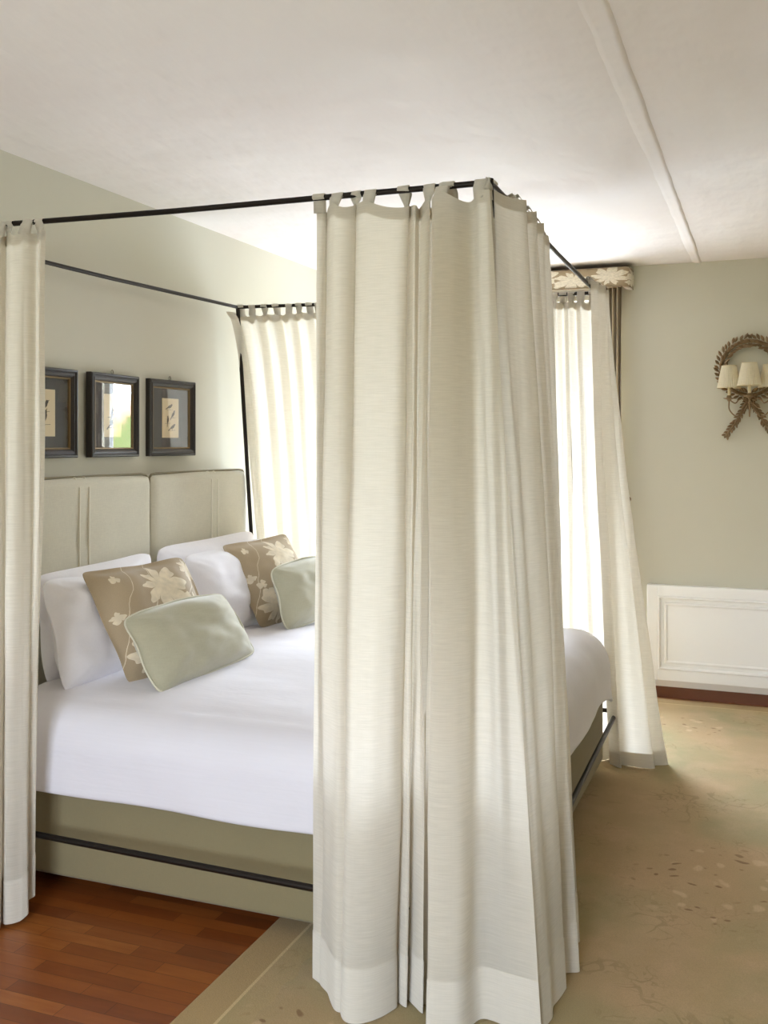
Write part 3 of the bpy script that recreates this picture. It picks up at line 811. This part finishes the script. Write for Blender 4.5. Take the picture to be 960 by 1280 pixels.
# ------------------------------------------------------------------ pictures
BIRDS = [[(0, .28, .5, 0), (.02, -.25, .55, 1)], [(.05, .22, .6, 1), (-.02, -.3, .55, 0)], [(-.10, .58, .34, -.5), (.30, .18, .34, .5), (-.32, -.12, .32, 1.6), (.22, -.46, .36, -.3)]]
def picture(idx, yc, yaw, label):
    # local frame: X out of the wall, Y along it, Z up
    S, H = .388, .385; b = .046
    t = thing('framed_bird_print', label, 'picture', (.003, yc, 1.784), 'framed bird prints above the headboard')
    t.rotation_euler = (0, 0, yaw)
    def prof_ring(prof, name, mat, parent):
        vs = []; fs = []; n = len(prof)
        for (sy, sz) in ((-1,-1),(1,-1),(1,1),(-1,1)):
            for (inn, x) in prof: vs.append((x, sy*(S/2-inn), sz*(H/2-inn)))
        for c in range(4):
            for k in range(n-1):
                a = c*n+k; d = ((c+1) % 4)*n+k; fs.append((a, d, d+1, a+1))
        o = mesh_obj(name, vs, fs, mat, parent); return auto_smooth(o, 25)
    fr = prof_ring([(0, .004), (0, .030), (.004, .036), (.010, .037), (.016, .031), (.024, .034), (.031, .030), (.036, .024), (.038, .012)], 'frame', M['black_frame'], t)
    prof_ring([(.036, .0225), (.0385, .0245), (.0425, .0235), (.044, .019), (.0445, .012)], 'gold_slip', M['gold'], t)
    MB_ = MB().box((.006, -S/2+.037, -H/2+.037), (.013, S/2-.037, H/2-.037)); mesh_obj('mat_board', MB_.v, MB_.f, M['mat_board'], t)
    pw, ph = .070, .100
    MB_ = MB().box((.013, -pw, -ph), (.0138, pw, ph)); pr = mesh_obj('print', MB_.v, MB_.f, M['paper'], t)
    vs = []; fs = []
    def poly(pts):
        b0 = len(vs); vs.extend([(.0141, p[0], p[1]) for p in pts]); fs.append(tuple(range(b0, b0+len(pts))))
    for (cy, cz, s, k) in BIRDS[idx]:
        cy *= pw; cz *= ph; L = s*.105; an = .55+k*.5; ca, sa = math.cos(an), math.sin(an)
        R = lambda p: (cy+p[0]*ca-p[1]*sa, cz+p[0]*sa+p[1]*ca)
        poly([R((L*.5*math.cos(a), L*.21*math.sin(a)*(1+.25*math.cos(a)))) for a in np.linspace(0, 2*PI, 18)[:-1]])
        hd = (L*.50, L*.10); poly([R((hd[0]+L*.17*math.cos(a), hd[1]+L*.16*math.sin(a))) for a in np.linspace(0, 2*PI, 12)[:-1]])
        poly([R((hd[0]+L*.12, hd[1]+L*.05)), R((hd[0]+L*.36, hd[1]-L*.01)), R((hd[0]+L*.14, hd[1]-L*.06))])
        poly([R((-L*.35, L*.07)), R((-L*1.0, -L*.02)), R((-L*1.02, -L*.14)), R((-L*.38, -L*.08))])
        poly([(cy-.004, cz-L*.15), (cy-.001, cz-L*.15), (cy+.002, cz-L*.42), (cy-.001, cz-L*.42)])
        poly([(cy-L*.7, cz-L*.46), (cy+L*.7, cz-L*.40), (cy+L*.7, cz-L*.43), (cy-L*.7, cz-L*.50)])
    mesh_obj('engraving', vs, fs, M['ink'], pr)
    MB_ = MB().box((.017, -S/2+.037, -H/2+.037), (.0185, S/2-.037, H/2-.037)); mesh_obj('glass', MB_.v, MB_.f, M['glass'], t)
    mb = MB(); mb.tube([(.010, math.cos(a)*.008, H/2+.010+math.sin(a)*.010) for a in np.linspace(-.5*PI, 1.5*PI, 15)], .0022, 6)
    mb.box((.004, -.007, H/2-.004), (.012, .007, H/2+.003))
    mesh_obj('hanging_ring', mb.v, mb.f, M['hook'], t)
    return t
picture(0, 3.430, -.03, 'black framed bird print nearest, partly hidden by the left curtain')
picture(1, 3.905, .046, 'middle black framed bird print above the headboard, window reflected in its glass')
picture(2, 4.386, -.05, 'black framed bird print nearest the far curtain, with several small birds')

# ------------------------------------------------------------------ back wall: pelmet, drapes, radiator cover, sconce
pel = thing('pelmet', 'padded beige floral fabric pelmet above the window near the ceiling', 'pelmet', (1.07, 6.7, 2.66))
def pelmet():
    x0, x1, yf, z0, z1 = .12, 2.02, 6.60, 2.672, 2.800; r = .045
    path = [(x0, YB-.002), (x0, yf+r)]+[(x0+r-r*math.cos(a), yf+r-r*math.sin(a)) for a in np.linspace(.2, PI/2, 6)]
    path += [(x, yf) for x in np.linspace(x0+r+.03, x1-r-.03, 40)]
    path += [(x1-r+r*math.sin(a), yf+r-r*math.cos(a)) for a in np.linspace(0, PI/2, 7)]+[(x1, YB-.002)]
    path = np.array(path); arc = np.concatenate([[0], np.cumsum(np.linalg.norm(np.diff(path, axis=0), axis=1))])
    prof = [(-.045, z0+.004), (-.012, z0-.001), (0, z0+.006)]+[(.006*math.sin(PI*k/8), z0+.006+(z1-z0-.012)*k/8) for k in range(1, 8)]+[(0, z1-.006), (-.012, z1+.001), (-.045, z1-.004)]
    vs = []; uv = []; fs = []; n = len(prof)
    for i, p in enumerate(path):
        tg = path[min(i+1, len(path)-1)]-path[max(i-1, 0)]; tg /= np.linalg.norm(tg); nr = np.array([tg[1], -tg[0]])
        for (o, z) in prof:
            vs.append((p[0]+nr[0]*o, p[1]+nr[1]*o, z)); uv.append(((arc[i])/.25, (z-z0)/(z1-z0)))
    for i in range(len(path)-1):
        for k in range(n-1):
            a = i*n+k; fs.append((a, a+n, a+n+1, a+1))
    mesh_obj('fabric_board', shift(pel, vs), fs, M['floral_pelmet'], pel, True, uv)
    MB().box((x0+.03, yf+.03, z1-.022), (x1-.03, YB, z1-.006)).build('top_board', M['plinth'], pel)
    mb = MB()
    for xx in (x0+.002, x1-.002):
        for (za, zb_) in ((z0+.004, z0+.004), (z1-.004, z1-.004)):
            mb.tube([(xx, YB-.005, za), (xx, yf+r, zb_)], .006, 8)
    mb.tube([(x0+r, yf-.001, z0), (x1-r, yf-.001, z0)], .006, 8)
    auto_smooth(mb.build('piping', M['floral_cord'], pel))
pelmet()
rail = tag(MB().tube([(.15, 6.685, 2.705), (1.985, 6.685, 2.705)], .011, 10).build('curtain_rail', M['black_frame']), 'dark curtain rail tucked under the floral pelmet', 'curtain rail')
RW = ((.15, 6.685, 2.705), (1.985, 6.685, 2.705))
def wdrape(xa, xb, label, seed):
    k = 13; top = []; bot = []
    for i in range(k):
        x = xa+(xb-xa)*i/(k-1); o = .028*(1 if i % 2 else -1)
        top.append((x, 6.70+o)); bot.append((x+.006*math.sin(i*2.1), 6.70+o*1.25))
    t = curtain(label, top, bot, RW, [], zt=2.688, zb=.015, name='window_drape', group='floral window drapes', seed=seed, mats=('floral_drape', 'floral_drape'), rows=40, hem=.1)
    for i in range(0, k, 2):
        MB().tube([(top[i][0], 6.685+.011*math.cos(a), 2.700+.014*math.sin(a)-.004) for a in np.linspace(0, 2*PI, 10)], .002, 6).build('curtain_hook', M['hook'], t)
    return t
wdrape(1.785, 1.966, 'beige floral window drape at the right end of the pelmet', 11)
wdrape(.17, .40, 'beige floral window drape at the left end of the pelmet', 12)

tb = thing('tieback_hook', 'small dark tieback knob on the wall beside the far curtain', 'hook', (1.992, YB, 1.287))
MB().lathe([(0, 0), (.016, 0), (.016, .004), (.006, .008), (.005, .040), (.012, .044), (.016, .054), (.010, .064), (0, .066)], (1.992, YB, 1.287), 18, 'y').build('knob', M['bronze'], tb, True)

def radiator_cover():
    x0, x1, z0, z1, yf = 2.118, 3.30, .075, .735, 6.725
    t = thing('radiator_cover', 'low white painted panelled radiator cover against the wall', 'radiator cover', ((x0+x1)/2, 6.76, 0))
    s, m_ = .068, .072
    auto_smooth(MB().box((x0, yf, z0+.045), (x0+s, yf+.022, z1), .003).build('stile', M['white_paint'], t), 30)
    auto_smooth(MB().box((x1-s, yf, z0+.045), (x1, yf+.022, z1), .003).build('stile', M['white_paint'], t), 30)
    auto_smooth(MB().box((x0+s, yf, z1-s), (x1-s, yf+.022, z1), .003).build('rail', M['white_paint'], t), 30)
    auto_smooth(MB().box((x0+s, yf, z0+.045), (x1-s, yf+.022, z0+.045+s), .003).build('rail', M['white_paint'], t), 30)
    # moulded panel inside the frame
    a0, a1, b0, b1 = x0+s, x1-s, z0+.045+s, z1-s
    prof = [(0, .001), (.004, -.006), (.010, -.008), (.016, -.002), (.020, .012), (.040, .014), (.044, .004), (.052, .001), (.058, .004), (.062, .008)]
    vs = []; fs = []; n = len(prof)
    for (cx, cz) in ((0, 0), (1, 0), (1, 1), (0, 1)):
        for (i, d) in prof:
            vs.append(((a0+i) if not cx else (a1-i), yf+d, (b0+i) if not cz else (b1-i)))
    for c in range(4):
        for k in range(n-1):
            a = c*n+k; d = ((c+1) % 4)*n+k; fs.append((a, d, d+1, a+1))
    fs.append(tuple(c*n+n-1 for c in range(4)))
    o = mesh_obj('panel', shift(t, vs), fs, M['white_paint'], t); auto_smooth(o, 20)
    # carcass: sides, top, chamfered foot
    mb = MB(); mb.box((x0, yf+.020, z0+.02), (x0+.02, YB-.001, z1)); mb.box((x1-.02, yf+.020, z0+.02), (x1, YB-.001, z1)); mb.box((x0, yf+.010, z1-.018), (x1, YB-.001, z1-.002))
    v = [(x0, yf+.001, z0+.046), (x1, yf+.001, z0+.046), (x1, yf+.03, z0), (x0, yf+.03, z0), (x0, YB-.02, z0+.046), (x1, YB-.02, z0+.046), (x1, YB-.02, z0), (x0, YB-.02, z0)]
    mb.add(v, [(0,1,2,3),(4,7,6,5),(0,4,5,1),(3,2,6,7),(0,3,7,4),(1,5,6,2)])
    mb.build('carcass', M['white_paint'], t)
    MB().box((x0+.03, yf+.045, 0), (x1-.03, YB-.017, z0+.01)).build('plinth', M['plinth'], t)
radiator_cover()
# wedge door stop on the floor by the cover
def wedge():
    v = []; x0, x1, y0, y1 = 2.085, 2.175, 6.685, 6.72
    pr = [(x0, .002), (x0, .026), (x0+.03, .027), (x1-.02, .018), (x1, .009), (x1-.01, .003)]
    n = len(pr)
    for y in (y0, y1): v += [(x, y, z) for (x, z) in pr]
    f = [tuple(range(n)), tuple(range(2*n-1, n-1, -1))]+[(i, n+i, n+(i+1) % n, (i+1) % n) for i in range(n)]
    o = mesh_obj('door_wedge', v, f, M['wedge']); auto_smooth(o, 30)
    tag(o, 'small pale wooden wedge on the floor at the white cover corner', 'door wedge')
wedge()

def sconce():
    cx, cz = 2.748, 2.135
    t = thing('wall_sconce', 'bronze leafy wreath wall sconce with pleated cream shades', 'wall light', (cx, YB, cz))
    # wreath of overlapping leaves round an oval
    mb = MB(); R = .172
    mb.tube([(cx+R*math.cos(a), YB-.022, cz+R*math.sin(a)) for a in np.linspace(0, 2*PI, 49)], .012, 8)
    for k in range(46):
        a = 2*PI*k/46; u = (a/PI+.5) % 2; sgn = 1 if math.cos(a) >= 0 else -1
        for m_ in range(3):
            aa = a+rnd.uniform(-.03, .03); rr = R+(-.014, 0, .014)[m_]
            base = (cx+rr*math.cos(aa), YB-.026, cz+rr*math.sin(aa))
            tgd = np.array((-math.sin(aa), 0, math.cos(aa)))*sgn; rad = np.array((math.cos(aa), 0, math.sin(aa)))
            d = tgd+rad*((-.8, .1, .9)[m_]+rnd.uniform(-.3, .3))+np.array((0, (-.2, -.7, -.2)[m_]-rnd.random()*.7, 0))
            mb.leaf(base, d, (0, -1, 0), .040+rnd.random()*.014, .019, .1)
    mb.build('wreath', M['bronze'], t)
    # two leafy tails crossing under the wreath
    for sg in (-1, 1):
        mb = MB(); c = catmull([(cx-sg*.03, YB-.03, cz-.165), (cx+sg*.030, YB-.035, cz-.245), (cx+sg*.085, YB-.030, cz-.345), (cx+sg*.150, YB-.022, cz-.440)], 10)
        mb.tube(list(c), [.010-.005*k/len(c) for k in range(len(c))], 8)
        for k in range(1, len(c), 2):
            d0 = c[k]-c[k-1]; d0 /= np.linalg.norm(d0)
            for s in (-1, 0, 1):
                sd = np.array((d0[2], 0, -d0[0]))*s
                mb.leaf(c[k-1]+np.array((0, -.006, 0)), d0+sd*(.6+.5*rnd.random())+np.array((0, -.2-.8*rnd.random(), 0)), (0, -1, 0), .036+.012*rnd.random(), .017, .1)
        mb.build('leaf_tail', M['bronze'], t)
    # hub, tassel
    mb = MB().lathe([(0, .0), (.030, .0), (.032, .012), (.020, .030), (.022, .045), (.010, .060), (0, .064)], (cx, YB, cz-.215), 20, 'y')
    for k in range(5): mb.leaf((cx, YB-.05, cz-.20), ((k-2)*.45, -.1, -1), (0, -1, 0), .075, .018, .05)
    mb.build('hub', M['bronze'], t)
    for k, (dx, dy, dz) in enumerate(((-.122, -.095, -.195), (0.0, -.165, -.185), (.122, -.095, -.195))):
        e = (cx+dx, YB+dy, cz+dz)
        ar = MB().tube(list(catmull([(cx+dx*.12, YB-.045, cz-.25), (cx+dx*.55, YB+dy*.7-.01, cz-.31), (cx+dx*.97, YB+dy, cz-.27), (e[0], e[1], e[2]-.012)], 8)), .0045, 8)
        if dx: ar.tube(list(catmull([(cx+dx*.10, YB-.045, cz-.215), (cx+dx*.45, YB+dy*.8, cz-.195), (cx+dx*.7, YB+dy, cz-.225), (e[0], e[1], e[2]-.006)], 6)), .004, 8)
        arm = auto_smooth(ar.build('arm', M['bronze'], t), 60)
        MB().lathe([(0, -.020), (.008, -.016), (.014, -.006), (.034, .000), (.036, .003), (.016, .003), (.014, .018), (.012, .020)], e, 24).build('drip_pan', M['bronze'], arm, True)
        MB().lathe([(.0095, .015), (.0095, .075), (0, .076)], e, 16).build('candle_tube', M['candle'], arm, True)
        # pleated shade
        n = 64; prof = [(.072, .066), (.0725, .069), (.045, .205), (.0445, .207)]
        vs = []; fs = []; uv = []
        for (r, h) in prof:
            for q in range(n):
                a = 2*PI*q/n; rr = r*(1+(.022 if q % 2 else -.022))
                vs.append((e[0]+rr*math.cos(a), e[1]+rr*math.sin(a), e[2]+h)); uv.append((q/n*.4, h))
        for i in range(len(prof)-1):
            for q in range(n): fs.append((i*n+q, i*n+(q+1) % n, (i+1)*n+(q+1) % n, (i+1)*n+q))
        sh = mesh_obj('lamp_shade', shift(t, vs), fs, M['shade'], t, False, uv)
        for (r, h) in ((.0725, .067), (.045, .206)):
            MB().tube([(e[0]+r*math.cos(a), e[1]+r*math.sin(a), e[2]+h) for a in np.linspace(0, 2*PI, 33)], .0022, 6).build('shade_trim', M['candle'], sh, True)
sconce()

# ------------------------------------------------------------------ daylight
w = bpy.data.worlds.new('sky'); scene.world = w; w.use_nodes = True
nt = w.node_tree; nt.nodes.clear()
def wn(t_, **k):
    nd = nt.nodes.new(t_)
    for a, b in k.items(): setattr(nd, a, b)
    return nd
tc = wn('ShaderNodeTexCoord'); sp = wn('ShaderNodeSeparateXYZ'); nt.links.new(tc.outputs['Generated'], sp.inputs[0])
nz = wn('ShaderNodeTexNoise'); nz.inputs['Scale'].default_value = 22; nz.inputs['Detail'].default_value = 5; nt.links.new(tc.outputs['Generated'], nz.inputs[0])
ad = wn('ShaderNodeMath', operation='MULTIPLY_ADD'); nt.links.new(nz.outputs[0], ad.inputs[0]); ad.inputs[1].default_value = .10; nt.links.new(sp.outputs[2], ad.inputs[2])
mr = wn('ShaderNodeMapRange'); mr.inputs[1].default_value = -.5; mr.inputs[2].default_value = .5; nt.links.new(ad.outputs[0], mr.inputs[0])
rp = wn('ShaderNodeValToRGB'); nt.links.new(mr.outputs[0], rp.inputs[0])
e = rp.color_ramp.elements
stops = [(.0, (.56, .60, .68)), (.36, (.56, .60, .68)), (.42, (.20, .24, .13)), (.560, (.17, .22, .09)), (.568, (.50, .34, .24)), (.588, (.62, .48, .38)), (.597, (1.00, 1.10, 1.30)), (1, (1.16, 1.28, 1.50))]
while len(e) < len(stops): e.new(.5)
for el, (p, c) in zip(e, stops): el.position = p; el.color = (*c, 1)
bg = wn('ShaderNodeBackground'); nt.links.new(rp.outputs[0], bg.inputs[0]); bg.inputs[1].default_value = 42.0
ow = wn('ShaderNodeOutputWorld'); nt.links.new(bg.outputs[0], ow.inputs[0])
def portal(name, W, y, face):
    l = bpy.data.lights.new(name, 'AREA'); l.shape = 'RECTANGLE'; l.size = W[1]-W[0]; l.size_y = W[3]-W[2]
    l.cycles.is_portal = True
    o = bpy.data.objects.new(name, l); link(o); o.location = ((W[0]+W[1])/2, y, (W[2]+W[3])/2)
    o.rotation_euler = (-PI/2 if face < 0 else PI/2, 0, 0)
    return o
portal('window_daylight', W1, YB+.18, -1)
portal('rear_fill_daylight', W_FILL, YF-.18, 1)  # sampling portal of the added fill window

# ------------------------------------------------------------------ camera
cam = bpy.data.cameras.new('camera'); co = bpy.data.objects.new('camera', cam); link(co)
co.location = (2.887, 0, 1.65); co.rotation_euler = (PI/2, 0, .370)
cam.sensor_fit = 'HORIZONTAL'; cam.sensor_width = 36; cam.lens = 1255/960*36
cam.shift_y = -(640-555.5)/960; cam.clip_start = .05
scene.camera = co
vs_ = scene.view_settings
vs_.view_transform = 'Standard'; vs_.look = 'None'; vs_.gamma = 1; vs_.use_curve_mapping = False
vs_.exposure = -0.80
cy = scene.cycles
cy.use_denoising = True
cy.max_bounces = 14; cy.diffuse_bounces = 8; cy.transmission_bounces = 10; cy.transparent_max_bounces = 16; cy.glossy_bounces = 4
cy.sample_clamp_indirect = 12
